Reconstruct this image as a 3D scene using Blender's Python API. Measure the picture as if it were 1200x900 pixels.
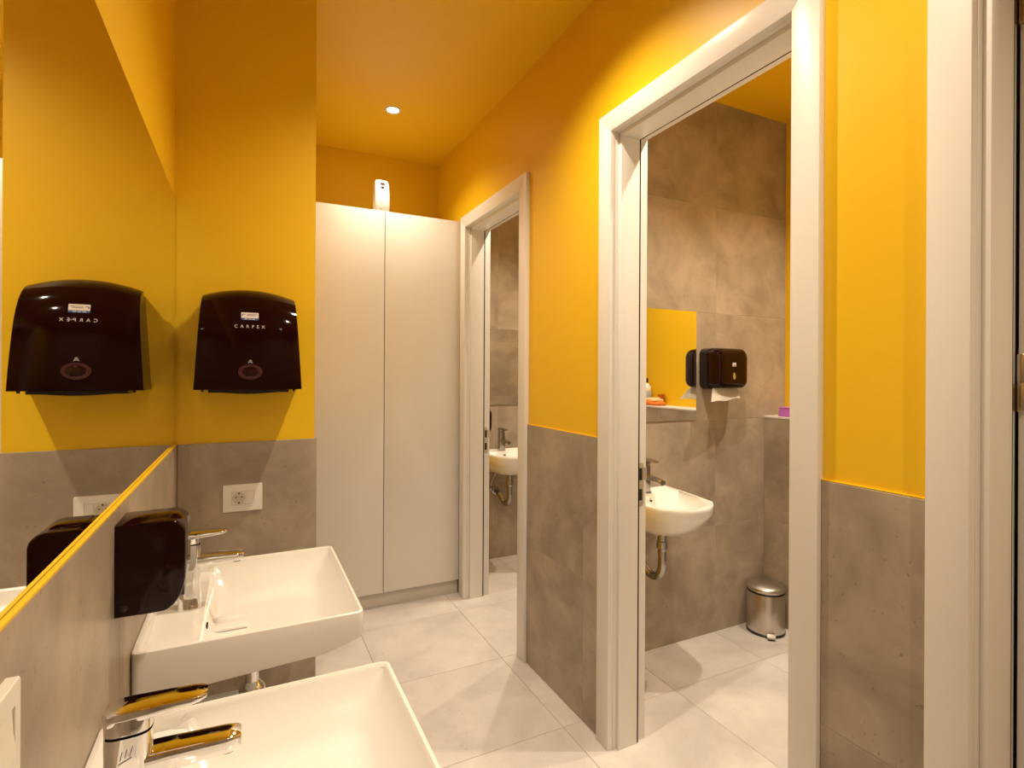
import bpy, bmesh, math, random
from mathutils import Vector, Matrix

random.seed(4)
for o in list(bpy.data.objects):
    bpy.data.objects.remove(o)
SC = bpy.context.scene
COL = SC.collection

# ------------------------------------------------------------------ camera
CAM_H, CAM_X = 1.46, 0.2247
YAW, ROLL = math.atan(311.5 / 629.0), math.radians(0.3)
cam = bpy.data.cameras.new('camera')
cam.sensor_width = 36.0
cam.lens = 629.0 / 1200.0 * 36.0
cam.shift_y = -13.0 / 1200.0
cam.clip_start = 0.02
cam_o = bpy.data.objects.new('camera', cam)
COL.objects.link(cam_o)
F = Vector((math.sin(YAW), math.cos(YAW), 0))
R = Vector((math.cos(YAW), -math.sin(YAW), 0))
U = Vector((0, 0, 1))
cr, sr = math.cos(ROLL), math.sin(ROLL)
ax, ay, az = R * cr + U * sr, U * cr - R * sr, -F
cam_o.matrix_world = Matrix(((ax.x, ay.x, az.x, CAM_X), (ax.y, ay.y, az.y, 0.0), (ax.z, ay.z, az.z, CAM_H), (0, 0, 0, 1)))
SC.camera = cam_o

# ------------------------------------------------------------------ world, exposure
w = bpy.data.worlds.new('world')
SC.world = w
w.use_nodes = True
w.node_tree.nodes['Background'].inputs[0].default_value = (1.0, 0.85, 0.68, 1)
w.node_tree.nodes['Background'].inputs[1].default_value = 0.05
vs = SC.view_settings
vs.view_transform = 'Standard'
vs.look = 'None'
vs.exposure = 0.92
vs.gamma = 1.0
vs.use_curve_mapping = False

LIGHT_COL = (1.0, 0.84, 0.64)
LAMP_W = 46.0
CEIL = 3.0
# x, y, watts factor, beam angle, label
LAMPS = [
    (0.989, 3.134, 0.55, 132, 'round recessed ceiling spotlight lit above the tall white cabinet'),
    (0.989, 1.55, 1.2, 130, 'round recessed ceiling spotlight above the far washbasin, out of view'),
    (0.989, 0.62, 0.68, 128, 'round recessed ceiling spotlight above the nearest washbasin, out of view'),
    (0.989, -0.55, 1.0, 130, 'round recessed ceiling spotlight behind the viewer'),
    (1.97, 1.455, 1.35, 112, 'recessed ceiling spotlight over the basin of the near stall'),
    (2.87, 1.455, 1.35, 112, 'recessed ceiling spotlight over the ledge of the near stall'),
    (1.97, 3.09, 1.15, 112, 'recessed ceiling spotlight over the basin of the far stall'),
    (2.87, 3.09, 1.15, 112, 'recessed ceiling spotlight at the back of the far stall'),
    (2.3, -0.3, 0.7, 130, 'recessed ceiling spotlight beyond the nearest doorway'),
]


# ------------------------------------------------------------------ materials
def mat(name, col, rough=0.5, metal=0.0, spec=0.5, coat=0.0, emit=None, trans=0.0, ior=1.45):
    m = bpy.data.materials.new(name)
    m.use_nodes = True
    b = m.node_tree.nodes['Principled BSDF']
    b.inputs['Base Color'].default_value = (*col, 1)
    b.inputs['Roughness'].default_value = rough
    b.inputs['Metallic'].default_value = metal
    b.inputs['Specular IOR Level'].default_value = spec
    b.inputs['Coat Weight'].default_value = coat
    b.inputs['Coat Roughness'].default_value = 0.03
    b.inputs['Transmission Weight'].default_value = trans
    b.inputs['IOR'].default_value = ior
    if emit:
        b.inputs['Emission Color'].default_value = (*emit[0], 1)
        b.inputs['Emission Strength'].default_value = emit[1]
    return m


def mottled(name, c0, c1, rough, scale=3.0, bump=0.02, speck=None, rand=0.06, spec=0.5, per_object=True):
    """stone-look surface: two octaves of soft noise between two colours, small dark specks, fine relief"""
    m = mat(name, c0, rough, spec=spec)
    nt = m.node_tree
    N, L = nt.nodes, nt.links
    b = N['Principled BSDF']
    g = N.new('ShaderNodeNewGeometry')
    oi = N.new('ShaderNodeObjectInfo')
    add = N.new('ShaderNodeVectorMath')
    add.operation = 'ADD'
    mulr = N.new('ShaderNodeMath')
    mulr.operation = 'MULTIPLY'
    mulr.inputs[1].default_value = 37.0 if per_object else 0.0
    L.new(oi.outputs['Random'], mulr.inputs[0])
    L.new(g.outputs['Position'], add.inputs[0])
    L.new(mulr.outputs[0], add.inputs[1])
    n1 = N.new('ShaderNodeTexNoise')
    n1.inputs['Scale'].default_value = scale
    n1.inputs['Detail'].default_value = 6
    n1.inputs['Roughness'].default_value = 0.62
    n1.inputs['Distortion'].default_value = 0.4
    L.new(add.outputs[0], n1.inputs['Vector'])
    rp = N.new('ShaderNodeValToRGB')
    rp.color_ramp.elements[0].position = 0.36
    rp.color_ramp.elements[1].position = 0.64
    rp.color_ramp.elements[0].color = (*c0, 1)
    rp.color_ramp.elements[1].color = (*c1, 1)
    L.new(n1.outputs['Fac'], rp.inputs[0])
    col = rp.outputs[0]
    if speck:
        n2 = N.new('ShaderNodeTexNoise')
        n2.inputs['Scale'].default_value = 70
        n2.inputs['Detail'].default_value = 2
        L.new(add.outputs[0], n2.inputs['Vector'])
        r2 = N.new('ShaderNodeValToRGB')
        r2.color_ramp.elements[0].position = 0.68
        r2.color_ramp.elements[1].position = 0.76
        r2.color_ramp.elements[0].color = (0, 0, 0, 1)
        r2.color_ramp.elements[1].color = (0.5, 0.5, 0.5, 1)
        L.new(n2.outputs['Fac'], r2.inputs[0])
        mx = N.new('ShaderNodeMix')
        mx.data_type = 'RGBA'
        L.new(r2.outputs[0], mx.inputs['Factor'])
        L.new(col, mx.inputs['A'])
        mx.inputs['B'].default_value = (*speck, 1)
        col = mx.outputs['Result']
    if rand:
        hs = N.new('ShaderNodeHueSaturation')
        mr = N.new('ShaderNodeMapRange')
        mr.inputs['To Min'].default_value = 1 - rand
        mr.inputs['To Max'].default_value = 1 + rand
        L.new(oi.outputs['Random'], mr.inputs['Value'])
        L.new(mr.outputs[0], hs.inputs['Value'])
        L.new(col, hs.inputs['Color'])
        col = hs.outputs[0]
    L.new(col, b.inputs['Base Color'])
    bp = N.new('ShaderNodeBump')
    bp.inputs['Strength'].default_value = bump
    bp.inputs['Distance'].default_value = 0.02
    L.new(n1.outputs['Fac'], bp.inputs['Height'])
    L.new(bp.outputs[0], b.inputs['Normal'])
    return m


def paint(name, col, rough, scale=160, bump=0.03):
    m = mat(name, col, rough)
    nt = m.node_tree
    b = nt.nodes['Principled BSDF']
    n = nt.nodes.new('ShaderNodeTexNoise')
    n.inputs['Scale'].default_value = scale
    n.inputs['Detail'].default_value = 3
    g = nt.nodes.new('ShaderNodeNewGeometry')
    nt.links.new(g.outputs['Position'], n.inputs['Vector'])
    bp = nt.nodes.new('ShaderNodeBump')
    bp.inputs['Strength'].default_value = bump
    bp.inputs['Distance'].default_value = 0.003
    nt.links.new(n.outputs['Fac'], bp.inputs['Height'])
    nt.links.new(bp.outputs[0], b.inputs['Normal'])
    return m


YELLOW = paint('yellow_wall_paint', (0.83, 0.52, 0.008), 0.44, bump=0.05)
WALLTILE = mottled('grey_stone_wall_tile', (0.285, 0.233, 0.175), (0.43, 0.352, 0.268), 0.42, 4.2, 0.05, (0.12, 0.10, 0.08), rand=0.03)
FLOORTILE = mottled('light_stone_floor_tile', (0.52, 0.49, 0.46), (0.68, 0.645, 0.605), 0.36, 2.6, 0.03, (0.35, 0.31, 0.28), rand=0.03)
GROUT = mat('grout', (0.36, 0.32, 0.28), 0.9)
WGROUT = mat('wall_grout', (0.50, 0.45, 0.38), 0.9)
LEDGE = mottled('pale_stone_ledge', (0.62, 0.58, 0.53), (0.72, 0.68, 0.63), 0.4, 4, 0.02)
WHITE = paint('white_lacquer', (0.80, 0.77, 0.72), 0.33, bump=0.02)
CABWHITE = paint('cabinet_white_laminate', (0.80, 0.77, 0.72), 0.38, bump=0.03)
PLINTH = paint('plinth_laminate', (0.62, 0.58, 0.52), 0.45)
PLASTIC = mat('white_plastic', (0.80, 0.77, 0.71), 0.35)
PLASTIC2 = mat('white_plastic_insert', (0.74, 0.70, 0.64), 0.3)
CERAMIC = mat('white_ceramic', (0.86, 0.84, 0.80), 0.12, coat=0.4)
CHROME = mat('chrome', (0.78, 0.78, 0.79), 0.05, 1.0)
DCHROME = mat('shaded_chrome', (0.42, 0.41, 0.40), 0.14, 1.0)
STEEL = mat('brushed_steel', (0.62, 0.58, 0.54), 0.28, 1.0)
BRASS = mat('satin_nickel', (0.62, 0.55, 0.42), 0.3, 1.0)
BLACK = mat('glossy_smoked_plastic', (0.012, 0.0018, 0.0016), 0.06, spec=0.22)
BLACK2 = mat('black_plastic', (0.012, 0.009, 0.008), 0.3)
WALLTINT = mat('reflection_tinted_plastic', (0.075, 0.028, 0.008), 0.14)  # brown stands for the yellow wall's reflection, put into the base colour
MAROON = mat('maroon_ring', (0.060, 0.016, 0.017), 0.3)
LENS = mat('smoked_window', (0.018, 0.003, 0.003), 0.06)
RUBBER = mat('black_gasket', (0.004, 0.003, 0.004), 0.9, spec=0.1)
MIRROR = mat('mirror_glass', (0.90, 0.91, 0.89), 0.0, 1.0)
MIRROREDGE = mat('mirror_edge', (0.20, 0.20, 0.17), 0.2, 0.6)
INK = mat('white_print', (0.70, 0.66, 0.60), 0.5)
STICKER = mat('sticker_paper', (0.72, 0.66, 0.60), 0.5)
BLUE = mat('blue_print', (0.02, 0.06, 0.28), 0.5)
DARKINK = mat('dark_print', (0.03, 0.02, 0.03), 0.5)
PAPER = mat('paper_towel', (0.82, 0.78, 0.71), 0.9)
PURPLE = mat('purple_plastic', (0.45, 0.13, 0.50), 0.35)
ORANGE = mat('orange_cloth', (0.92, 0.22, 0.03), 0.8)
ORANGE2 = mat('peach_cloth', (0.90, 0.50, 0.24), 0.8)
GLASSAM = mat('amber_glass', (0.80, 0.45, 0.10), 0.05, trans=0.9)
LAMPGLASS = mat('lit_lamp_glass', (1, 0.9, 0.75), 0.4, emit=((1.0, 0.86, 0.64), 18.0))
LAMPRING = mat('white_lamp_ring', (0.80, 0.76, 0.70), 0.35)
SOCKHOLE = mat('socket_hole', (0.02, 0.015, 0.012), 0.7)
GREYMARK = mat('grey_etching', (0.30, 0.30, 0.32), 0.4)


# ------------------------------------------------------------------ mesh helpers
def link(name, me, parent=None):
    o = bpy.data.objects.new(name, me)
    COL.objects.link(o)
    if parent is not None:
        o.parent = parent
    return o


def mesh(name, bm, m, parent=None, smooth=None, rel=True):
    """turn a bmesh given in WORLD coordinates into an object; under a parent the coordinates are made relative to it"""
    bmesh.ops.recalc_face_normals(bm, faces=bm.faces)
    if parent is not None and rel:
        p = parent
        off = Vector((0, 0, 0))
        while p is not None:
            off += p.location
            p = p.parent
        bmesh.ops.translate(bm, verts=bm.verts, vec=-off)
    me = bpy.data.meshes.new(name)
    bm.to_mesh(me)
    bm.free()
    ms = m if isinstance(m, (list, tuple)) else [m]
    for k in ms:
        me.materials.append(k)
    if smooth is not None:
        me.shade_smooth()
        if smooth < 180:
            me.set_sharp_from_angle(angle=math.radians(smooth))
    return link(name, me, parent)


def thing(name, loc, label, cat, group=None):
    o = link(name, None)
    o.location = loc
    o['label'] = label
    o['category'] = cat
    if group:
        o['group'] = group
    return o


def tag(o, label, cat, group=None):
    o['label'] = label
    o['category'] = cat
    if group:
        o['group'] = group
    return o


def struct(o):
    o['kind'] = 'structure'
    return o


def box(bm, x0, x1, y0, y1, z0, z1, bev=0.0, seg=2):
    t = bmesh.new()
    vs_ = [t.verts.new((x, y, z)) for x in (x0, x1) for y in (y0, y1) for z in (z0, z1)]
    for f in ((0, 1, 3, 2), (4, 6, 7, 5), (0, 4, 5, 1), (2, 3, 7, 6), (0, 2, 6, 4), (1, 5, 7, 3)):
        t.faces.new([vs_[i] for i in f])
    bmesh.ops.recalc_face_normals(t, faces=t.faces)
    if bev > 0:
        bmesh.ops.bevel(t, geom=t.edges[:], offset=bev, segments=seg, profile=0.5, affect='EDGES')
    merge(bm, t)
    return bm


def merge(bm, t):
    me = bpy.data.meshes.new('tmp')
    t.to_mesh(me)
    t.free()
    bm.from_mesh(me)
    bpy.data.meshes.remove(me)


def B(*a, **k):
    return box(bmesh.new(), *a, **k)


def loft(bm, rings, cap0=True, cap1=True, closed=True):
    rows = [[bm.verts.new(p) for p in r] for r in rings]
    n = len(rows[0])
    for a, b in zip(rows, rows[1:]):
        for i in range(n if closed else n - 1):
            j = (i + 1) % n
            bm.faces.new((a[i], a[j], b[j], b[i]))
    if cap0:
        bm.faces.new(rows[0])
    if cap1:
        bm.faces.new(rows[-1])
    return bm


def lathe(bm, prof, cx, cy, n=32, axis='z', z0=0.0):
    """prof: list of (r, h); axis z up from z0 (or along -y / +x for wall fittings)"""
    rings = []
    for r, h in prof:
        ring = []
        for i in range(n):
            a = 2 * math.pi * i / n
            u, v = r * math.cos(a), r * math.sin(a)
            if axis == 'z':
                ring.append((cx + u, cy + v, z0 + h))
            elif axis == '-y':      # cx = x, cy = z, z0 = y of wall
                ring.append((cx + u, z0 - h, cy + v))
            elif axis == '+x':      # cx = y, cy = z, z0 = x
                ring.append((z0 + h, cx + u, cy + v))
        rings.append(ring)
    return loft(bm, rings)


def tube(bm, pts, r, n=14, sub=6):
    P = [Vector(p) for p in pts]
    if len(P) > 2 and sub:
        Q = []
        for i in range(len(P) - 1):
            p0, p1, p2, p3 = P[max(i - 1, 0)], P[i], P[i + 1], P[min(i + 2, len(P) - 1)]
            for k in range(sub):
                t = k / sub
                Q.append(0.5 * ((2 * p1) + (-p0 + p2) * t + (2 * p0 - 5 * p1 + 4 * p2 - p3) * t * t + (-p0 + 3 * p1 - 3 * p2 + p3) * t ** 3))
        Q.append(P[-1])
        P = Q
    rings = []
    ref = Vector((0.13, 0.37, 0.92)).normalized()
    for i, p in enumerate(P):
        d = (P[min(i + 1, len(P) - 1)] - P[max(i - 1, 0)]).normalized()
        a = d.cross(ref)
        if a.length < 1e-3:
            a = d.cross(Vector((1, 0, 0)))
        a.normalize()
        b = d.cross(a).normalized()
        rr = r[i * (len(r) - 1) // max(len(P) - 1, 1)] if isinstance(r, (list, tuple)) else r
        rings.append([p + a * rr * math.cos(2 * math.pi * k / n) + b * rr * math.sin(2 * math.pi * k / n) for k in range(n)])
    return loft(bm, rings)


def rrect(u0, u1, v0, v1, r, seg=5):
    """counter-clockwise rounded rectangle in 2D"""
    out = []
    for cxx, cyy, a0 in ((u1 - r, v1 - r, 0), (u0 + r, v1 - r, 90), (u0 + r, v0 + r, 180), (u1 - r, v0 + r, 270)):
        for k in range(seg + 1):
            a = math.radians(a0 + 90 * k / seg)
            out.append((cxx + r * math.cos(a), cyy + r * math.sin(a)))
    return out


def text_mesh(txt, size, spacing=1.0):
    cu = bpy.data.curves.new('lettering_curve', 'FONT')
    cu.body = txt
    cu.size = size
    cu.align_x = 'CENTER'
    cu.align_y = 'CENTER'
    cu.space_character = spacing
    o = bpy.data.objects.new('lettering_curve', cu)
    COL.objects.link(o)
    dg = bpy.context.evaluated_depsgraph_get()
    me = bpy.data.meshes.new_from_object(o.evaluated_get(dg))
    bpy.data.objects.remove(o)
    bpy.data.curves.remove(cu)
    return me


# ------------------------------------------------------------------ setting
T = 0.008          # tile thickness
XR0, XR1 = 1.496, 1.655          # right wall: tile face, stall side face
YP = 2.2207        # tile face of the partition block
Y1 = 2.2125        # tile face of the divider, near stall side
Y2 = 3.85          # far wall of the far stall
XB = 3.195         # back wall of the stalls
XC = 3.01          # face of the half-height boxed wall in the stalls
YF = -1.2          # wall behind the viewer
DOORS = [(0.923, 1.690), (2.467, 3.234), (-0.229, 0.538)]      # clear openings along y in the right wall
HEAD = 2.397
CW = 0.076         # casing width

floor = struct(mesh('floor', B(-0.12, 3.32, YF - 0.1, 3.97, -0.08, -0.0105), GROUT))
ceiling = struct(mesh('ceiling', B(-0.12, 3.32, YF - 0.1, 3.97, CEIL, CEIL + 0.1), YELLOW))


def tile_box(x0, x1, y0, y1, z0, z1, nrm):
    """thin slab with a small chamfer on its visible face"""
    bm = bmesh.new()
    c = 0.0012
    lo, hi = [x0, y0, z0], [x1, y1, z1]
    k = 'xyz'.index(nrm[1])
    uv = [i for i in range(3) if i != k]

    def ring(level, ins):
        out = []
        for su, sv in ((0, 0), (1, 0), (1, 1), (0, 1)):
            p = [0, 0, 0]
            p[k] = level
            p[uv[0]] = (hi if su else lo)[uv[0]] + (-ins if su else ins)
            p[uv[1]] = (hi if sv else lo)[uv[1]] + (-ins if sv else ins)
            out.append(tuple(p))
        return out
    back, face, d = (lo[k], hi[k], 1) if nrm[0] == '+' else (hi[k], lo[k], -1)
    loft(bm, [ring(back, 0), ring(face - d * c, 0), ring(face, c)])
    return bm


def tile_grid(parent, nrm, level, us, vs_, m, gap=0.0014, name='tile'):
    """tiles between consecutive grid lines us (horizontal) and vs_ (vertical or y for floors)"""
    g = gap / 2
    if nrm[1] != 'z':
        d0, d1 = (level - T, level - 0.0013) if nrm[0] == '+' else (level + 0.0013, level + T)
        a, b, c, d = us[0], us[-1], vs_[0], vs_[-1] - 0.001
        bm = B(d0, d1, a + 0.001, b - 0.001, c, d) if nrm[1] == 'x' else B(a + 0.001, b - 0.001, d0, d1, c, d)
        mesh('grout_bed', bm, WGROUT, parent)
    for a, b in zip(us, us[1:]):
        for c, d in zip(vs_, vs_[1:]):
            if b - a < 0.006 or d - c < 0.006:
                continue
            a_, b_, c_, d_ = a + g, b - g, c + g, d - g
            if nrm[1] == 'x':
                e = (level - T, level) if nrm[0] == '+' else (level, level + T)
                bm = tile_box(e[0], e[1], a_, b_, c_, d_, nrm)
            elif nrm[1] == 'y':
                e = (level - T, level) if nrm[0] == '+' else (level, level + T)
                bm = tile_box(a_, b_, e[0], e[1], c_, d_, nrm)
            else:
                bm = tile_box(a_, b_, c_, d_, level - 0.010, level, nrm)
            mesh(name, bm, m, parent)


def cuts(lo, hi, base, step=0.6):
    out = [lo]
    k = math.ceil((lo - base) / step + 1e-6)
    while base + k * step < hi - 1e-6:
        v = base + k * step
        if v - out[-1] > 0.004:
            out.append(v)
        k += 1
    out.append(hi)
    return out


GX, GY = 0.804, 1.887            # origin of the 0.6 m grid
tile_grid(floor, '+z', 0.0, cuts(0.0, 3.3, GX), cuts(YF, Y2, GY), FLOORTILE, gap=0.0024)
mesh('grout_bed', B(0.0, 3.3, YF, Y2, -0.0104, -0.0022), GROUT, floor)

DADO = [0.0, 0.6, 1.2]
FULL = [0.0, 0.6, 1.2, 1.8, 2.4, CEIL]

wall_left = struct(mesh('wall_left', B(-0.125, -0.005, YF, YP + T, 0, CEIL), YELLOW))
tile_grid(wall_left, '+x', 0.007, cuts(YF, YP, 1.268, 1.2), DADO, WALLTILE)
# packing between the painted wall and the tiles
mesh('tile_bedding', B(-0.005, 0.007 - T, YF, YP + T, 0, 1.1985), WGROUT, wall_left)
trim = struct(mesh('trim_1', B(-0.0045, 0.0072, YF, YP - 0.001, 1.2, 1.2035), YELLOW))

wall_part = struct(mesh('wall_partition', B(-0.005, 0.466, YP + T, 3.97, 0, CEIL), YELLOW))
tile_grid(wall_part, '-y', YP, [0.0072, 0.474], DADO, WALLTILE)
tile_grid(wall_part, '+x', 0.474, cuts(YP + T, 3.335, GY), DADO, WALLTILE)

wall_back = struct(mesh('wall_back', B(0.466, XR1, 3.842, 3.97, 0, CEIL), YELLOW))
wall_front = struct(mesh('wall_front', B(-0.12, 3.32, YF - 0.1, YF, 0, CEIL), YELLOW))
tile_grid(wall_front, '+y', YF + T, cuts(-0.005, XR0, GX), FULL, WALLTILE)

bm = bmesh.new()
ys = [YF] + [v for d in sorted(DOORS) for v in (d[0] - 0.02, d[1] + 0.02)] + [3.842]
for a, b in zip(ys[0::2], ys[1::2]):
    box(bm, XR0 + T, XR1, a, b, 0, CEIL)
for d in DOORS:
    box(bm, XR0 + T, XR1, d[0] - 0.02, d[1] + 0.02, HEAD + 0.02, CEIL)
wall_right = struct(mesh('wall_right', bm, YELLOW))
for a, b in ((YF, DOORS[2][0] - CW), (DOORS[2][1] + CW, DOORS[0][0] - CW), (DOORS[0][1] + CW, DOORS[1][0] - CW), (DOORS[1][1] + CW, 3.84)):
    tile_grid(wall_right, '-x', XR0, [a, b] if b - a < 0.3 else cuts(a, b, GY), DADO, WALLTILE)
    mesh('tile_cap', B(XR0 + 0.0004, XR0 + T, a, b, 1.2002, 1.2026), YELLOW, wall_right)

# stalls
wall_div = struct(mesh('wall_stall_divider', B(XR1, XB, Y1 + T, 2.322, 0, CEIL), WGROUT))
tile_grid(wall_div, '-y', Y1, cuts(XR1, XB, GX + 0.005), FULL, WALLTILE)
tile_grid(wall_div, '+y', 2.33, cuts(XR1, XB, GX + 0.005), FULL, WALLTILE)
wall_far = struct(mesh('wall_stall_far', B(XR1, XB, Y2 + T, 3.97, 0, CEIL), WGROUT))
tile_grid(wall_far, '-y', Y2, cuts(XR1, XB, GX + 0.005), FULL, WALLTILE)
wall_near = struct(mesh('wall_stall_near', B(XR1, XB, 0.592, 0.70, 0, CEIL), WGROUT))
tile_grid(wall_near, '+y', 0.708, cuts(XR1, XB, GX + 0.005), FULL, WALLTILE)
tile_grid(wall_near, '-y', 0.584, cuts(XR1, XB, GX + 0.005), FULL, WALLTILE)
wall_sb = struct(mesh('wall_stall_back', B(XB, XB + 0.12, YF, 3.97, 0, CEIL), YELLOW))
for i, (a, b) in enumerate(((0.708, Y1), (2.33, Y2))):
    wc = struct(mesh('wall_boxed_ledge', B(XC + T, XB, a, b, 0, 1.193), WGROUT))
    tile_grid(wc, '-x', XC, cuts(a, b, GY), DADO, WALLTILE)
    mesh('ledge_slab', B(XC - 0.002, XB, a, b, 1.2005, 1.212, bev=0.001, seg=1), LEDGE, wc)


# ------------------------------------------------------------------ door frames
def door_frame(n, y0, y1, hinge_far):
    e = struct(link('door_%d' % n, None))
    e.location = (XR0, (y0 + y1) / 2, 0)
    xf, xb = XR0 - 0.015, XR1 + 0.008
    z1 = HEAD

    def mitred(name, ring_in, ring_out, x0, x1, bev=0.002):
        # three mitred boards around the opening: (y0,y1,z) inner and outer
        (a0, a1, az), (b0, b1, bz) = ring_in, ring_out
        polys = {'far': [(a1, 0), (b1, 0), (b1, bz), (a1, az)],
                 'near': [(b0, 0), (a0, 0), (a0, az), (b0, bz)],
                 'head': [(a0, az), (a1, az), (b1, bz), (b0, bz)]}
        for p in polys.values():
            bm = bmesh.new()
            loft(bm, [[(x0, y, z) for y, z in p], [(x1, y, z) for y, z in p]])
            bmesh.ops.recalc_face_normals(bm, faces=bm.faces)
            if bev:
                bmesh.ops.bevel(bm, geom=bm.edges[:], offset=bev, segments=2, profile=0.5, affect='EDGES')
            mesh(name, bm, WHITE, e, smooth=35)
    mitred('casing', (y0, y1, z1), (y0 - CW, y1 + CW, z1 + CW), xf, XR0 + T, 0.0012)
    mitred('casing', (y0 - 0.010, y1 + 0.010, z1 + 0.010), (y0 - CW, y1 + CW, z1 + CW), XR1, xb - 0.001, 0.0)
    mitred('lining', (y0, y1, z1), (y0 - 0.0195, y1 + 0.0195, z1 + 0.0195), XR0 + 0.009, xb, 0.0006)
    s = 0.015
    mitred('door_stop', (y0 + s, y1 - s, z1 - s), (y0 + 0.0005, y1 - 0.0005, z1 - 0.0005), 1.522, 1.612, 0.001)
    # rubber seal on the stall side of the stop
    bm = bmesh.new()
    gx0, gx1, g0, g1 = 1.6122, 1.6195, s - 0.002, 0.001
    box(bm, gx0, gx1, y1 - g0, y1 - g1, 0.003, z1 - g1)
    box(bm, gx0, gx1, y0 + g1, y0 + g0, 0.003, z1 - g1)
    box(bm, gx0, gx1, y0 + g0, y1 - g0, z1 - g0, z1 - g1)
    mesh('rubber_seal', bm, RUBBER, e)
    # leaf, swung open into the stall
    lw, lt = (y1 - y0) - 0.008, 0.040
    leaf = link('door_leaf', None, e)
    if hinge_far:
        la, lb = y1 - 0.003 - lt, y1 - 0.003
    else:
        la, lb = y0 - 0.028, y0 - 0.028 + lt
    x0 = xb + (0.006 if hinge_far else 0.018)
    leaf.location = (x0 - e.location.x, la - e.location.y, 0)
    mesh('leaf_panel', B(x0, x0 + lw, la, lb, 0.008, z1 - 0.006, bev=0.0015), WHITE, leaf)
    hp = mesh('door_handle', tube(tube(bmesh.new(), [(x0 + lw - 0.06, la + 0.001, 1.03), (x0 + lw - 0.06, la - 0.05, 1.03), (x0 + lw - 0.075, la - 0.055, 1.03), (x0 + lw - 0.18, la - 0.055, 1.03)], 0.009, sub=3),
                                  [(x0 + lw - 0.06, lb - 0.001, 1.03), (x0 + lw - 0.06, lb + 0.05, 1.03), (x0 + lw - 0.075, lb + 0.055, 1.03), (x0 + lw - 0.18, lb + 0.055, 1.03)], 0.009, sub=3), CHROME, leaf, smooth=50)
    hp['label'] = 'chrome lever handle'
    # hinges
    hy = y1 - 0.010 if hinge_far else y0 + 0.006
    for hz in (0.25, 1.445, 2.25):
        bm = bmesh.new()
        hx = xb + (0.003 if hinge_far else 0.009)
        lathe(bm, [(0.0, -0.060), (0.007, -0.060), (0.0082, -0.057), (0.0082, -0.003), (0.0074, -0.001), (0.0074, 0.001), (0.0082, 0.003), (0.0082, 0.057), (0.007, 0.060), (0.0, 0.060)], hx, hy, 18, z0=hz)
        d = 1 if hinge_far else -1
        box(bm, xb - 0.032, hx, (y1 - 0.002 if hinge_far else y0), (y1 if hinge_far else y0 + 0.002), hz - 0.058, hz - 0.002)
        box(bm, hx, x0 + 0.004, hy - 0.004, hy + 0.002, hz + 0.002, hz + 0.058)
        mesh('hinge', bm, BRASS, e, smooth=40)
    # strike plate on the latch jamb
    sy = y0 if hinge_far else y1
    d = 1 if hinge_far else -1
    bm = bmesh.new()
    ring = rrect(1.624, 1.650, 0.93, 1.105, 0.012, 5)
    loft(bm, [[(u, sy, v) for u, v in ring], [(u, sy + d * 0.002, v) for u, v in ring]])
    box(bm, 1.645, xb + 0.004, min(sy, sy + d * 0.0022), max(sy, sy + d * 0.0022), 1.035, 1.085)
    sp = mesh('strike_plate', bm, BRASS, e)
    for za, zb in ((1.035, 1.083), (0.955, 1.000)):
        mesh('latch_hole', B(1.629, 1.643, min(sy, sy + d * 0.0028), max(sy, sy + d * 0.0028), za, zb), SOCKHOLE, sp)
    return e


door_frame(1, *DOORS[0], False)
door_frame(2, *DOORS[1], False)
door_frame(3, *DOORS[2], True)


# ------------------------------------------------------------------ ceiling lamps
def ceiling_lamp(x, y, k, beam, label):
    t = thing('ceiling_spotlight', (x, y, CEIL), label, 'ceiling light', 'recessed ceiling spotlights')
    bm = bmesh.new()
    prof = [(0.047, 0.0), (0.047, -0.003), (0.044, -0.006), (0.036, -0.006), (0.031, -0.002), (0.031, 0.0)]
    n = 40
    rings = [[(x + r * math.cos(2 * math.pi * i / n), y + r * math.sin(2 * math.pi * i / n), CEIL + h) for i in range(n)] for r, h in prof]
    loft(bm, rings, False, False)
    mesh('trim_ring', bm, LAMPRING, t, smooth=40)
    bm = lathe(bmesh.new(), [(0.031, -0.0005), (0.030, -0.003), (0.02, -0.0042), (0.004, -0.0048)], x, y, 40, z0=CEIL)
    mesh('lit_lens', bm, LAMPGLASS, t, smooth=60)
    ld = bpy.data.lights.new('spot_beam', 'SPOT')
    ld.energy = LAMP_W * k
    ld.color = LIGHT_COL
    ld.spot_size = math.radians(beam)
    ld.spot_blend = 1.0
    ld.shadow_soft_size = 0.022
    lo = bpy.data.objects.new('spot_beam', ld)
    COL.objects.link(lo)
    lo.parent = t
    lo.location = (0, 0, -0.04)
    return t


for lp in LAMPS:
    ceiling_lamp(*lp)

# ------------------------------------------------------------------ mirrors
t = thing('wall_mirror', (0, 0.8, 1.2036), 'large frameless wall mirror above the two washbasins', 'mirror')
mesh('mirror_backing', B(-0.0049, -0.0002, -0.9, YP + 0.007, 1.2038, 2.066), MIRROREDGE, t)
mesh('mirror_glass', B(-0.0002, 0.0, -0.9, YP + 0.006, 1.2056, 2.0645), MIRROR, t)
for ny, x0, x1, lab in ((Y1, 1.70, 2.456, 'frameless mirror on grey tiles inside the near stall'), (Y2, 1.70, 2.456, 'frameless mirror on grey tiles inside the far stall')):
    t = thing('stall_mirror', ((x0 + x1) / 2, ny, 1.206), lab, 'mirror', 'stall mirrors')
    mesh('mirror_backing', B(x0, x1, ny - 0.004, ny, 1.206, 1.805), MIRROREDGE, t)
    mesh('mirror_glass', B(x0 + 0.0005, x1 - 0.0005, ny - 0.005, ny - 0.004, 1.2065, 1.8045), MIRROR, t)


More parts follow.
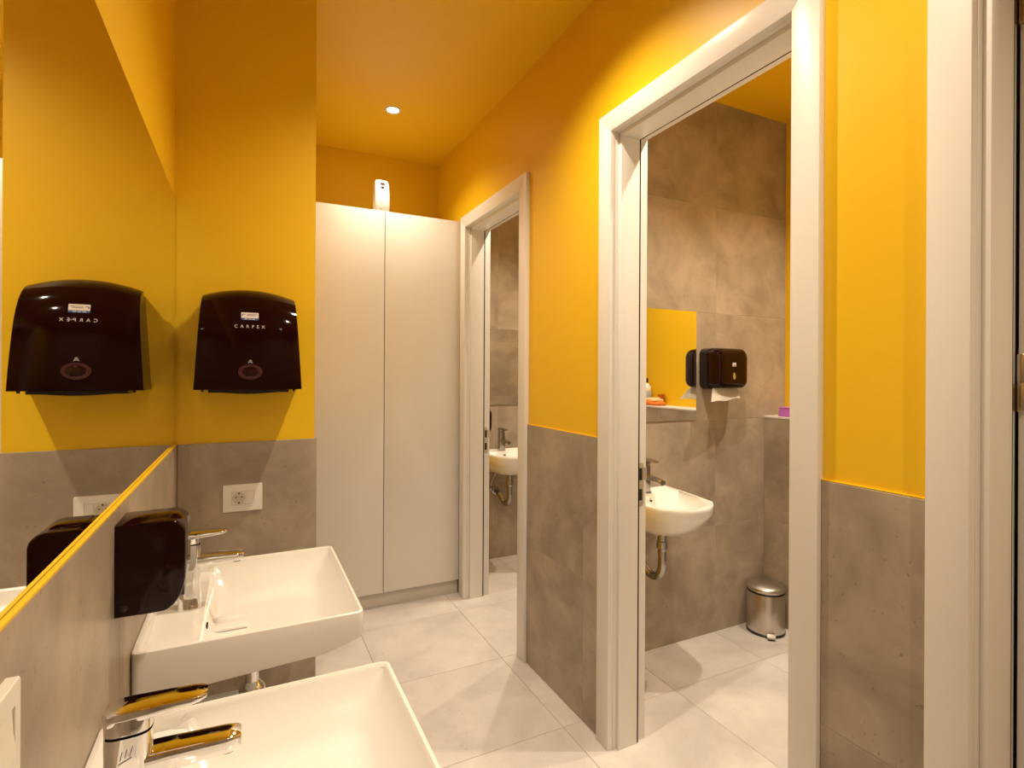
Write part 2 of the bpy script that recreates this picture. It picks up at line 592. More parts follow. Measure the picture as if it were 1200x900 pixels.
# ------------------------------------------------------------------ rectangular washbasins with taps and traps
def basin(yc, label, w=0.575, z=0.86):
    x0, D = 0.0075, 0.4865
    t = thing('washbasin', (x0, yc, z), label, 'sink', 'white washbasins')
    bm = bmesh.new()
    rings = []

    def ring(u0, u1, hw, r, zz):
        # zz may be a function of depth; two extra points on each side mark where the tap deck ends
        pts = rrect(u0, u1, -hw, hw, r, 5)
        ua, ub = max(0.112, u0 + r + 0.001), max(0.124, u0 + r + 0.004)
        uc = max(ub + 0.01, min(u1 - r - 0.004, 0.395))
        pts = pts[:6] + [(uc, hw), (ub, hw), (ua, hw)] + pts[6:18] + [(ua, -hw), (ub, -hw), (uc, -hw)] + pts[18:]
        return [(x0 + u, yc + v, zz(u) if callable(zz) else zz) for u, v in pts]
    under = lambda u: z - 0.064 - 0.036 * max(0.0, min(1.0, (0.48 - u) / 0.13))
    h = w / 2
    deck = lambda lo: (lambda u: z - 0.028 if u < 0.118 else z - lo)
    rings.append(ring(0.05, D - 0.13, h - 0.10, 0.03, z - 0.110))
    rings.append(ring(0.0, D - 0.012, h - 0.010, 0.014, lambda u: under(u) - 0.003))
    rings.append(ring(0.0, D - 0.004, h - 0.0025, 0.016, lambda u: under(u) + 0.001))
    rings.append(ring(0.0, D, h, 0.018, lambda u: under(u) + 0.008))
    rings.append(ring(0.0, D, h, 0.018, z - 0.004))
    rings.append(ring(0.001, D - 0.0012, h - 0.0012, 0.017, z - 0.0012))
    rings.append(ring(0.004, D - 0.004, h - 0.004, 0.015, z))
    rings.append(ring(0.010, D - 0.008, h - 0.008, 0.012, z))
    rings.append(ring(0.012, D - 0.010, h - 0.0105, 0.011, z - 0.0025))
    # the tap deck lies a little below the rim
    rings.append(ring(0.015, D - 0.012, h - 0.013, 0.011, deck(0.006)))
    rings.append(ring(0.104, D - 0.013, h - 0.0145, 0.006, deck(0.009)))
    rings.append(ring(0.122, D - 0.016, h - 0.018, 0.016, lambda u: z - 0.028 if u < 0.127 else z - 0.015))
    rings.append(ring(0.128, D - 0.020, h - 0.023, 0.018, lambda u: z - 0.034 if u < 0.132 else z - 0.026))
    rings.append(ring(0.140, D - 0.058, h - 0.065, 0.03, z - 0.076))
    rings.append(ring(0.146, D - 0.070, h - 0.080, 0.035, z - 0.084))
    rings.append(ring(0.160, D - 0.088, h - 0.10, 0.035, z - 0.087))
    loft(bm, rings)
    mesh('bowl', bm, CERAMIC, t, smooth=38)
    # square waste cover
    bm = box(bmesh.new(), 0.150, 0.232, yc - 0.055, yc + 0.030, z - 0.086, z - 0.078, bev=0.003)
    mesh('waste_cover', bm, CERAMIC, t, smooth=40)
    bm = bmesh.new()
    rr = rrect(-0.014, 0.014, -0.004, 0.004, 0.0038, 4)
    loft(bm, [[(x0 + 0.1255 + 0.004, yc + u - 0.10, z - 0.043 + v) for u, v in rr], [(x0 + 0.1335, yc + u - 0.10, z - 0.043 + v) for u, v in rr]])
    mesh('overflow_slot', bm, SOCKHOLE, t)
    # chrome trap below
    trap = bmesh.new()
    lathe(trap, [(0.0, 0.0), (0.032, 0.0), (0.032, -0.02), (0.018, -0.03), (0.018, -0.14), (0.027, -0.15), (0.034, -0.16), (0.034, -0.25), (0.022, -0.262), (0.0, -0.262)], x0 + 0.235, yc, 24, z0=z - 0.117)
    tube(trap, [(x0 + 0.235, yc, z - 0.292), (x0 + 0.12, yc, z - 0.292), (x0 + 0.002, yc, z - 0.292)], 0.016, sub=2)
    lathe(trap, [(0.032, 0.0), (0.030, 0.006), (0.017, 0.010)], yc, z - 0.292, 24, axis='+x', z0=x0 + 0.001)
    tr = mesh('drain_trap', trap, CHROME, t, smooth=40)
    tr['label'] = 'chrome bottle trap'
    return t


def tap(yc, label, emblem=True, z=0.8325):
    xc = 0.0925
    t = thing('basin_tap', (xc, yc, z), label, 'faucet', 'chrome washbasin taps')

    def oval(hx, hy, zz, dx=0.0, k=3.2, n=28):
        out = []
        for i in range(n):
            a = 2 * math.pi * i / n
            c_, s_ = math.cos(a), math.sin(a)
            out.append((xc + dx + hx * math.copysign(abs(c_) ** (2 / k), c_), yc + hy * math.copysign(abs(s_) ** (2 / k), s_), zz))
        return out
    bm = bmesh.new()
    loft(bm, [oval(0.029, 0.027, z), oval(0.029, 0.027, z + 0.004), oval(0.0275, 0.025, z + 0.008), oval(0.0255, 0.0225, z + 0.07), oval(0.0262, 0.0222, z + 0.150), oval(0.0262, 0.0222, z + 0.1680)])
    body = mesh('tap_body', bm, CHROME, t, smooth=40)
    mesh('joint_ring', loft(bmesh.new(), [oval(0.0245, 0.021, z + 0.1680), oval(0.0245, 0.021, z + 0.1715)]), RUBBER, t, smooth=40)
    # spout: a flat bar with rounded tip
    bm = bmesh.new()
    rings = []
    for x, hw, zt, zb in ((0.010, 0.0195, 0.137, 0.107), (0.030, 0.0195, 0.1375, 0.110), (0.110, 0.018, 0.134, 0.112), (0.124, 0.0165, 0.1325, 0.1125), (0.1285, 0.013, 0.131, 0.114)):
        rings.append([(xc + x, yc + u, z + v) for u, v in rrect(-hw, hw, zb, zt, 0.0035, 3)])
    loft(bm, rings)
    mesh('spout', bm, CHROME, t, smooth=35)
    mesh('aerator', lathe(bmesh.new(), [(0.010, 0.0), (0.010, -0.006), (0.008, -0.0065), (0.0, -0.0065)], xc + 0.112, yc, 20, z0=z + 0.113), DCHROME, t, smooth=40)
    # lever: cap on the body and a flat blade
    bm = bmesh.new()
    loft(bm, [oval(0.0262, 0.0222, z + 0.1715), oval(0.0264, 0.0222, z + 0.182), oval(0.0262, 0.0215, z + 0.190)])
    rings = []
    for x, hw, zt, zb in ((-0.0262, 0.0130, 0.1990, 0.186), (-0.020, 0.0205, 0.2000, 0.184), (0.0, 0.0215, 0.2005, 0.184), (0.030, 0.0205, 0.2000, 0.186), (0.070, 0.0190, 0.1990, 0.189), (0.082, 0.0165, 0.1985, 0.191), (0.0875, 0.012, 0.1975, 0.1925)):
        rings.append([(xc + x, yc + u, z + v) for u, v in rrect(-hw, hw, zb, zt, 0.0025, 3)])
    loft(bm, rings)
    mesh('lever', bm, CHROME, t, smooth=35)
    if emblem:
        bm = bmesh.new()
        for (a, b_), (c_, d_) in (((-0.008, 0.120), (0.006, 0.126)), ((-0.006, 0.125), (-0.004, 0.134)), ((-0.001, 0.127), (0.001, 0.137)), ((0.004, 0.128), (0.007, 0.139))):
            tube(bm, [(xc + a, yc - 0.0229, z + b_ + 0.018), (xc + c_, yc - 0.0229, z + d_ + 0.018)], 0.0006, n=6)
        em = mesh('emblem', bm, GREYMARK, body)
        em['label'] = 'small grey etched emblem'
    return t


basin(1.6575, 'white rectangular washbasin beside the socket, the farther of the two')
basin(0.8345, 'white rectangular washbasin cut by the bottom edge, nearest the viewer')
tap(1.6575, 'chrome lever tap on the farther washbasin, behind the black soap dispenser', False)
tap(0.8345, 'chrome lever tap with etched emblem on the nearest washbasin')


# ------------------------------------------------------------------ decal projection
def decal(name, parent, me, m, place):
    """map a flat mesh (x right, y up) through place(u, v) -> world"""
    bm = bmesh.new()
    bm.from_mesh(me)
    bpy.data.meshes.remove(me)
    bmesh.ops.triangulate(bm, faces=bm.faces)
    bmesh.ops.subdivide_edges(bm, edges=[e for e in bm.edges if e.calc_length() > 0.012], cuts=1)
    for v in bm.verts:
        v.co = Vector(place(v.co.x, v.co.y))
    return mesh(name, bm, m, parent)


def flat_poly(pts):
    bm = bmesh.new()
    bm.faces.new([bm.verts.new((u, v, 0)) for u, v in pts])
    me = bpy.data.meshes.new('flat')
    bm.to_mesh(me)
    bm.free()
    return me


def flat_grid(u0, u1, v0, v1, nu=8, nv=3):
    bm = bmesh.new()
    vv = [[bm.verts.new((u0 + (u1 - u0) * i / nu, v0 + (v1 - v0) * j / nv, 0)) for i in range(nu + 1)] for j in range(nv + 1)]
    for j in range(nv):
        for i in range(nu):
            bm.faces.new((vv[j][i], vv[j][i + 1], vv[j + 1][i + 1], vv[j + 1][i]))
    me = bpy.data.meshes.new('flat')
    bm.to_mesh(me)
    bm.free()
    return me


# ------------------------------------------------------------------ big towel dispenser on the yellow partition
def towel_dispenser():
    xc, yw, z0 = 0.2355, YP + T, 1.398
    t = thing('towel_dispenser', (xc, yw, z0), 'large black sensor paper towel dispenser on the yellow wall above the socket', 'dispenser')
    H = 0.333
    # profile of the front: depth against height
    prof = [(0.183, 0.000), (0.1835, 0.004), (0.183, 0.06), (0.180, 0.12), (0.176, 0.17), (0.170, 0.21), (0.160, 0.245), (0.146, 0.275), (0.128, 0.298), (0.106, 0.315), (0.080, 0.326), (0.058, 0.331)]

    def hw(s):
        return 0.1675 - 0.0195 * (s / H) ** 1.0

    def crown(tt, s):
        return 0.026 * (1 - tt * tt) * max(0, (s - 0.16) / (H - 0.16)) ** 1.5

    def dep(s):
        for (d0, a), (d1, b) in zip(prof, prof[1:]):
            if a <= s <= b:
                return d0 + (d1 - d0) * (s - a) / (b - a)
        return prof[-1][0] if s > H else prof[0][0]

    def surf(u, s):
        tt = u / hw(s)
        # z shift by crown; return depth at local u and height s
        c = crown(tt, s)
        return dep(max(0, s - c)) - 0.010 * abs(tt) ** 2.5
    nt_ = 28
    bm = bmesh.new()
    rows = []
    for d, s in prof:
        row = []
        for i in range(nt_ + 1):
            tt = -1 + 2 * i / nt_
            row.append((xc + tt * hw(s), yw - (d - 0.010 * abs(tt) ** 2.5), z0 + s + crown(tt, s)))
        rows.append(row)
    g = [[bm.verts.new(p) for p in r] for r in rows]
    for a, b in zip(g, g[1:]):
        for i in range(nt_):
            bm.faces.new((a[i], a[i + 1], b[i + 1], b[i]))
    # back edge loop of the cover
    back = []
    for d, s in prof:
        back.append(s)
    YB = 0.050
    for side, idx in ((-1, 0), (1, nt_)):
        bl = [bm.verts.new((xc + side * hw(s), yw - YB, z0 + s)) for d, s in prof[:-1]]
        for k in range(len(prof) - 2):
            bm.faces.new((g[k][idx], g[k + 1][idx], bl[k + 1], bl[k]))
        bm.faces.new((g[-2][idx], g[-1][idx], bl[-1]))
        if side < 0:
            b0 = bl
        else:
            b1 = bl
    bot = [bm.verts.new((xc + (-1 + 2 * i / nt_) * hw(0), yw - YB, z0)) for i in range(1, nt_)]
    br = [b0[0]] + bot + [b1[0]]
    for i in range(nt_):
        bm.faces.new((g[0][i], g[0][i + 1], br[i + 1], br[i]))
    mesh('cover', bm, BLACK, t, smooth=42)
    # back box, a little smaller, meets the wall
    bm = bmesh.new()
    rings = []
    for y in (0.0, 0.0505):
        ring = []
        for s in (0.0, 0.10, 0.20, 0.318):
            ring.append((xc - hw(s) + 0.002, yw - y, z0 + s))
        for i in range(1, 12):
            tt = -1 + 2 * i / 12
            ring.append((xc + tt * (hw(0.325) - 0.002), yw - y, z0 + 0.325 + 0.024 * (1 - tt * tt)))
        for s in (0.318, 0.20, 0.10, 0.0):
            ring.append((xc + hw(s) - 0.002, yw - y, z0 + s))
        rings.append(ring)
    loft(bm, rings)
    bp = mesh('back_box', bm, WALLTINT, t, smooth=30)
    bp['label'] = 'dark back box with the yellow wall reflection painted in brown'
    # paper outlet below the cover
    bm = bmesh.new()
    pts = []
    n = 14
    rings = []
    for dy in (0.075, 0.168):
        top = [(xc - 0.125 + 0.25 * i / n, yw - dy, z0 - 0.001) for i in range(n + 1)]
        low = [(xc - 0.125 + 0.25 * i / n, yw - dy, z0 - 0.010 - 0.005 * math.sin(math.pi * min(1, max(0, (i / n - 0.15) / 0.7)))) for i in range(n, -1, -1)]
        rings.append(top + low)
    loft(bm, rings)
    tray = mesh('paper_outlet', bm, BLACK2, t)
    for k in range(7):
        mesh('outlet_rib', B(xc - 0.105 + 0.035 * k - 0.001, xc - 0.105 + 0.035 * k + 0.001, yw - 0.1695, yw - 0.168, z0 - 0.010, z0 - 0.002), WALLTINT, tray)
    for sx in (-1, 1):
        mesh('cover_latch', lathe(bmesh.new(), [(0.0045, 0.0), (0.0045, -0.005), (0.003, -0.007), (0.0, -0.007)], xc + sx * 0.142, yw - 0.165, 14, z0=z0), BLACK2, t, smooth=40)

    def place(off):
        return lambda u, v: (xc + u, yw - surf(u, v) - off, z0 + v)
    # view window ring
    cu, cv = 0.002, 0.060
    bm = bmesh.new()
    n = 40
    rings = []
    for rr, off in ((1.0, -0.002), (1.0, 0.001), (0.95, 0.0035), (0.70, 0.0030), (0.66, 0.001), (0.64, -0.002)):
        ring = []
        for i in range(n):
            a = 2 * math.pi * i / n
            u, v = cu + 0.0385 * rr * math.cos(a), cv + 0.026 * rr * math.sin(a)
            ring.append((xc + u, yw - surf(u, v) - off, z0 + v))
        rings.append(ring)
    loft(bm, rings, False, False)
    ring_o = mesh('window_ring', bm, MAROON, t, smooth=40)
    ell = lambda k: [(cu + 0.0262 * k * math.cos(2 * math.pi * i / n), cv + 0.0176 * k * math.sin(2 * math.pi * i / n)) for i in range(n)]
    bm = bmesh.new()
    rings = [[(xc + u, yw - surf(u, v) - off, z0 + v) for u, v in ell(k)] for k, off in ((1.0, 0.0005), (0.7, 0.0018), (0.3, 0.0026))]
    loft(bm, rings, False, True)
    mesh('window_lens', bm, LENS, ring_o, smooth=60)
    # print
    me = text_mesh('CARPEX', 0.0150, 2.05)
    xs = [v.co.x for v in me.vertices]
    mid = (max(xs) + min(xs)) / 2
    k = 0.094 / (max(xs) - min(xs))
    for v in me.vertices:
        v.co.x = (v.co.x - mid) * k
        v.co.y = v.co.y + 0.2165
    o = decal('lettering', t, me, INK, place(0.0007))
    o['label'] = 'pale capital lettering'
    st = decal('sticker', t, flat_grid(-0.027, 0.027, 0.243, 0.266), STICKER, place(0.0006))
    decal('sticker_band', st, flat_grid(-0.027, 0.027, 0.2395, 0.2465, 8, 1), BLUE, place(0.0009))
    for k, (a, b) in enumerate(((-0.010, 0.024), (-0.010, 0.018))):
        decal('sticker_line', st, flat_grid(a, b, 0.2590 - 0.0042 * k, 0.2605 - 0.0042 * k, 6, 1), DARKINK, place(0.0010))
    for k in range(3):
        decal('sticker_digits', st, flat_grid(-0.017 + 0.012 * k, -0.008 + 0.012 * k, 0.2418, 0.2440, 3, 1), INK, place(0.0012))
    arc = [(-0.0195 + 0.0058 * math.cos(a), 0.2565 + 0.0044 * math.sin(a)) for a in [math.radians(20 + 15 * i) for i in range(15)]] + [(-0.0195 + 0.0030 * math.cos(a), 0.2565 + 0.0022 * math.sin(a)) for a in [math.radians(230 - 15 * i) for i in range(15)]]
    decal('sticker_logo', st, flat_poly(arc), DARKINK, place(0.0010))
    # hand mark over the window: three small chevrons
    for k in range(3):
        s = 0.0075 - 0.0015 * k
        v0 = 0.0905 + 0.0038 * k
        decal('sensor_mark', t, flat_poly([(cu - s, v0), (cu, v0 + 0.0035), (cu + s, v0), (cu + s, v0 + 0.0012), (cu, v0 + 0.0050), (cu - s, v0 + 0.0012)]), INK, place(0.0007))
    return t


towel_dispenser()


# ------------------------------------------------------------------ black soap dispensers
def soap_dispenser(loc, axis, label):
    """axis '+x': hangs on a wall facing +x; '-y': on a wall facing -y. loc = wall point at bottom centre"""
    t = thing('soap_dispenser', loc, label, 'soap dispenser', 'black soap dispensers')
    W_, H, D = 0.118, 0.174, 0.113

    def P(a, b, c):     # a depth, b width, c height
        return (loc[0] + a, loc[1] + b, loc[2] + c) if axis == '+x' else (loc[0] + b, loc[1] - a, loc[2] + c)
    # profile in depth/height
    prof = [(0.040, 0.0), (0.060, 0.0)]
    prof += [(0.073 + 0.040 * math.cos(a_), 0.068 + 0.068 * math.sin(a_)) for a_ in [math.radians(-82 + 82 * i / 12) for i in range(13)]]
    prof += [(0.083 + 0.030 * math.cos(a_), 0.146 + 0.028 * math.sin(a_)) for a_ in [math.radians(90 * i / 10) for i in range(11)]]
    prof += [(0.040, 0.174)]
    bm = bmesh.new()
    cols = []
    for b, ins in ((-W_ / 2, 0.0045), (-W_ / 2 + 0.0013, 0.0014), (-W_ / 2 + 0.0045, 0.0), (W_ / 2 - 0.0045, 0.0), (W_ / 2 - 0.0013, 0.0014), (W_ / 2, 0.0045)):
        col = []
        for a, c in prof:
            cc = 0.087
            k = 1 - ins / 0.087
            col.append(P(a if a <= 0.0401 else 0.040 + (a - 0.040) * (1 - ins / 0.068), b, cc + (c - cc) * k))
        cols.append(col)
    loft(bm, cols)
    mesh('cover', bm, BLACK, t, smooth=40)
    bm = bmesh.new()
    rr = rrect(-W_ / 2 + 0.001, W_ / 2 - 0.001, 0.001, H - 0.001, 0.003, 3)
    loft(bm, [[P(0.0, u, v) for u, v in rr], [P(0.041, u, v) for u, v in rr]])
    mesh('back_box', bm, BLACK, t, smooth=30)
    bm = bmesh.new()
    ringp = [[P(0.014 + r * math.cos(2 * math.pi * i / 16), -W_ / 2 + 0.001 - h, 0.018 + r * math.sin(2 * math.pi * i / 16)) for i in range(16)] for r, h in ((0.0065, -0.001), (0.0065, 0.001), (0.0045, 0.0022))]
    loft(bm, ringp)
    mesh('lock_screw', bm, BLACK2, t, smooth=40)
    # push lever at the foot of the front
    bm = bmesh.new()
    rr = rrect(-0.022, 0.022, 0.010, 0.060, 0.010, 4)
    loft(bm, [[P(0.094, u, v) for u, v in rr], [P(0.1085 + 0.0, u * 0.96, 0.035 + (v - 0.035) * 0.96) for u, v in rr]])
    mesh('push_lever', bm, BLACK2, t, smooth=40)
    bm = lathe(bmesh.new(), [(0.010, 0.0), (0.008, -0.010), (0.004, -0.012)], P(0.075, 0, 0)[0], P(0.075, 0, 0)[1], 16, z0=loc[2] + 0.001)
    mesh('nozzle', bm, BLACK2, t, smooth=40)
    return t


soap_dispenser((0.007, 1.277, 0.998), '+x', 'glossy black soap dispenser on the wall below the big mirror')
soap_dispenser((1.847, Y2, 0.997), '-y', 'black soap dispenser on the tiles left of the far stall tap')


# ------------------------------------------------------------------ socket and switch plates
def socket():
    x0, x1, z0, z1, y = 0.150, 0.281, 0.945, 1.044, YP
    t = thing('power_socket', ((x0 + x1) / 2, y, z0), 'white wall socket plate under the large towel dispenser', 'socket')
    cx, cz = (x0 + x1) / 2, (z0 + z1) / 2
    bm = bmesh.new()
    rings = [[(u, y - d, v) for u, v in rrect(x0 + i, x1 - i, z0 + i, z1 - i, 0.003, 3)] for d, i in ((0.0, 0.0), (0.006, 0.0), (0.008, 0.0015))]
    # a frame: outer shell and the recess for the insert
    ins = [[(u, y - d, v) for u, v in rrect(cx - 0.037, cx + 0.037, cz - 0.024, cz + 0.024, 0.001, 3)] for d in (0.008, 0.003)]
    loft(bm, rings + ins)
    mesh('plate', bm, PLASTIC, t, smooth=30)
    sx = cx - 0.0125
    bm = box(bmesh.new(), sx - 0.0236, sx + 0.0236, y - 0.0078, y - 0.003, cz - 0.0232, cz + 0.0232)
    o = mesh('socket_insert', bm, PLASTIC2, t)
    n = 36
    bm = bmesh.new()
    rings = []
    for r, d in ((0.0215, 0.0079), (0.0205, 0.0082), (0.0195, 0.0079), (0.0190, 0.00785)):
        rings.append([(sx + r * math.cos(2 * math.pi * i / n), y - d, cz + r * math.sin(2 * math.pi * i / n)) for i in range(n)])
    loft(bm, rings, False, True)
    mesh('socket_well', bm, mat('socket_well_plastic', (0.60, 0.54, 0.46), 0.4), o)
    for u in (-0.0095, 0.0095):
        mesh('pin_hole', lathe(bmesh.new(), [(0.0026, 0.0079), (0.0026, 0.0083)], sx + u, cz + 0.003, 14, axis='-y', z0=y), SOCKHOLE, o)
    for v in (-0.0175, 0.0175):
        mesh('earth_clip', B(sx - 0.0022, sx + 0.0022, y - 0.0086, y - 0.0079, cz + v - 0.003, cz + v + 0.003), SOCKHOLE, o)
    mesh('blank_insert', B(cx + 0.0122, cx + 0.0362, y - 0.0078, y - 0.003, cz - 0.0232, cz + 0.0232), PLASTIC, t)
    mesh('maker_mark', B(cx + 0.018, cx + 0.033, y - 0.00815, y - 0.0079, cz - 0.033, cz - 0.0315), GREYMARK, t)


socket()


def switch_plate():
    y0, y1, z0, z1, x = 0.588, 0.719, 1.050, 1.147, 0.007
    t = thing('switch_plate', (x, (y0 + y1) / 2, z0), 'white switch plate on grey tiles at the lower left edge', 'switch')
    bm = bmesh.new()
    rings = [[(x + d, u, v) for u, v in rrect(y0 + i, y1 - i, z0 + i, z1 - i, 0.003, 3)] for d, i in ((0.0, 0.0), (0.010, 0.0), (0.0115, 0.0012))]
    cy, cz = (y0 + y1) / 2, (z0 + z1) / 2
    ins = [[(x + d, u, v) for u, v in rrect(cy - 0.050, cy + 0.050, cz - 0.025, cz + 0.025, 0.001, 3)] for d in (0.0115, 0.007)]
    loft(bm, rings + ins)
    mesh('plate', bm, PLASTIC, t, smooth=30)
    for k in range(2):
        a = cy - 0.0485 + 0.0495 * k
        bm = bmesh.new()
        loft(bm, [[(x + 0.0068, a, cz - 0.0235), (x + 0.0068, a + 0.0475, cz - 0.0235), (x + 0.0135, a + 0.0475, cz - 0.0235), (x + 0.0135, a, cz - 0.0235)],
                  [(x + 0.0068, a, cz), (x + 0.0068, a + 0.0475, cz), (x + 0.0105, a + 0.0475, cz), (x + 0.0105, a, cz)],
                  [(x + 0.0068, a, cz + 0.0235), (x + 0.0068, a + 0.0475, cz + 0.0235), (x + 0.0095, a + 0.0475, cz + 0.0235), (x + 0.0095, a, cz + 0.0235)]])
        mesh('rocker', bm, PLASTIC, t)


switch_plate()

# ------------------------------------------------------------------ tall cabinet and air freshener
YC = 3.337
t = thing('tall_cabinet', (0.988, YC, 0), 'tall white two-door cabinet at the end of the room', 'cabinet')
mesh('carcass', B(0.4795, 1.4935, YC + 0.021, 3.838, 0.0905, 2.455), CABWHITE, t)
mesh('plinth', B(0.485, 1.490, YC + 0.022, YC + 0.040, 0.0, 0.0885), PLINTH, t)
for a, b in ((0.481, 0.990), (0.9955, 1.4915)):
    mesh('cabinet_door', B(a, b, YC, YC + 0.019, 0.092, 2.459, bev=0.001), CABWHITE, t, smooth=30)


def freshener():
    x, y, z0 = 0.978, YC + 0.045, 2.4555
    t = thing('air_freshener', (x, y, z0), 'white automatic air freshener standing on top of the tall cabinet', 'air freshener')
    bm = bmesh.new()
    rings = []
    for h, hw, d0, d1, r in ((0.0, 0.0425, -0.036, 0.034, 0.008), (0.004, 0.0445, -0.039, 0.035, 0.010), (0.06, 0.0460, -0.044, 0.035, 0.014), (0.12, 0.0455, -0.043, 0.034, 0.016), (0.165, 0.0435, -0.037, 0.031, 0.016), (0.188, 0.0405, -0.030, 0.027, 0.015), (0.199, 0.036, -0.022, 0.021, 0.013), (0.204, 0.029, -0.014, 0.014, 0.010), (0.205, 0.018, -0.008, 0.008, 0.006)):
        rings.append([(x + u, y + v, z0 + h) for u, v in rrect(-hw, hw, d0, d1, r, 4)])
    loft(bm, rings)
    mesh('body', bm, PLASTIC, t, smooth=50)
    mesh('display', B(x - 0.012, x + 0.014, y - 0.0400, y - 0.030, z0 + 0.170, z0 + 0.181), SOCKHOLE, t)
    bm = bmesh.new()
    pts = [(0.0, 0.142), (0.009, 0.150), (0.009, 0.157), (0.0, 0.158), (-0.009, 0.157), (-0.009, 0.150)]
    loft(bm, [[(x + u, y - 0.030, z0 + v) for u, v in pts], [(x + u, y - 0.0423, z0 + v) for u, v in pts]])
    mesh('sensor', bm, MAROON, t)
    mesh('maker_mark', B(x - 0.016, x - 0.002, y - 0.0430, y - 0.0415, z0 + 0.014, z0 + 0.020), GREYMARK, t)


freshener()


# ------------------------------------------------------------------ stall basins
def stall_basin(xc, yw, label, z=0.86):
    t = thing('stall_basin', (xc, yw, z), label, 'sink', 'small stall basins')

    def outline(k, back, front, n=9, sx=1.0):
        # closed outline: back straight, sides taper, bowed front with rounded corners
        hb, hf = 0.222 * sx, 0.166 * sx
        pts = [(-hb * k, back), (hb * k, back)]
        L = front
        side = []
        for i in range(1, 6):
            f_ = i / 6
            side.append((hb * k + (hf * k - hb * k) * f_ + 0.006 * math.sin(math.pi * f_), back + (L * 0.82 - back) * f_))
        fr = []
        for i in range(0, n + 1):
            a = -1 + 2 * i / n
            u = -a * hf * k
            fr.append((u, L * 0.82 + (L - L * 0.82) * (1 - abs(a) ** 2.4)))
        out = pts + side + fr + [(-u, v) for u, v in reversed(side)]
        return out

    def R_(k, back, front, h, sx=1.0):
        return [(xc + u, yw - v, z + h) for u, v in outline(k, back, front, sx=sx)]
    bm = bmesh.new()
    loft(bm, [R_(0.35, 0.04, 0.27, -0.160), R_(0.60, 0.010, 0.345, -0.146), R_(0.80, 0.0, 0.40, -0.108), R_(0.93, 0.0, 0.444, -0.062), R_(0.992, 0.0, 0.458, -0.040), R_(1.0, 0.0, 0.459, -0.012), R_(1.0, 0.0, 0.459, -0.004), R_(0.99, 0.0, 0.456, 0.0),
              R_(0.93, 0.012, 0.435, 0.0), R_(0.93, 0.014, 0.434, -0.002),
              R_(0.905, 0.115, 0.425, -0.003), R_(0.88, 0.125, 0.418, -0.012), R_(0.70, 0.145, 0.37, -0.075), R_(0.50, 0.165, 0.32, -0.098), R_(0.20, 0.21, 0.26, -0.103)])
    mesh('bowl', bm, CERAMIC, t, smooth=45)
    bm = bmesh.new()
    n = 20
    rings = []
    for r, d in ((0.013, 0.0), (0.0125, 0.004), (0.0085, 0.004), (0.0075, 0.001)):
        rings.append([(xc + r * math.cos(2 * math.pi * i / n), yw - 0.131 - d, z - 0.033 + r * math.sin(2 * math.pi * i / n)) for i in range(n)])
    loft(bm, rings, False, False)
    ov = mesh('overflow_ring', bm, CHROME, t, smooth=40)
    mesh('overflow_hole', lathe(bmesh.new(), [(0.0078, -0.004), (0.0078, 0.0015)], xc, z - 0.033, 18, axis='-y', z0=yw - 0.131), SOCKHOLE, ov)
    # waste: collar, tail, ribbed bend into the wall
    bm = bmesh.new()
    xq, yq = xc + 0.010, yw - 0.205
    lathe(bm, [(0.034, 0.0), (0.034, -0.012), (0.022, -0.020), (0.022, -0.050), (0.027, -0.052), (0.027, -0.085), (0.021, -0.090), (0.020, -0.10)], xq, yq, 22, z0=z - 0.159)
    tube(bm, [(xq, yq, z - 0.255), (xq, yq, z - 0.33), (xq, yq + 0.025, z - 0.385), (xq, yq + 0.075, z - 0.400), (xq - 0.01, yq + 0.115, z - 0.372), (xq - 0.02, yq + 0.140, z - 0.34), (xq - 0.025, yw - 0.002, z - 0.325)], 0.020, n=16, sub=5)
    lathe(bm, [(0.035, 0.001), (0.033, 0.007), (0.021, 0.011)], xq - 0.025, z - 0.325, 22, axis='-y', z0=yw)
    tr = mesh('waste_pipe', bm, DCHROME, t, smooth=45)
    mesh('waste_washer', lathe(bmesh.new(), [(0.036, 0.002), (0.036, -0.004)], xq, yq, 22, z0=z - 0.159), RUBBER, tr)
    bm = bmesh.new()
    lathe(bm, [(0.024, 0.0), (0.022, 0.006), (0.011, 0.009), (0.011, 0.045), (0.014, 0.047), (0.014, 0.065), (0.0, 0.066)], xc - 0.075, z - 0.30, 18, axis='-y', z0=yw)
    tube(bm, [(xc - 0.075, yw - 0.04, z - 0.30), (xc - 0.072, yw - 0.055, z - 0.24), (xc - 0.045, yw - 0.075, z - 0.17), (xc - 0.02, yw - 0.075, z - 0.12)], 0.006, n=10)
    mesh('supply_valve', bm, DCHROME, t, smooth=45)
    return t


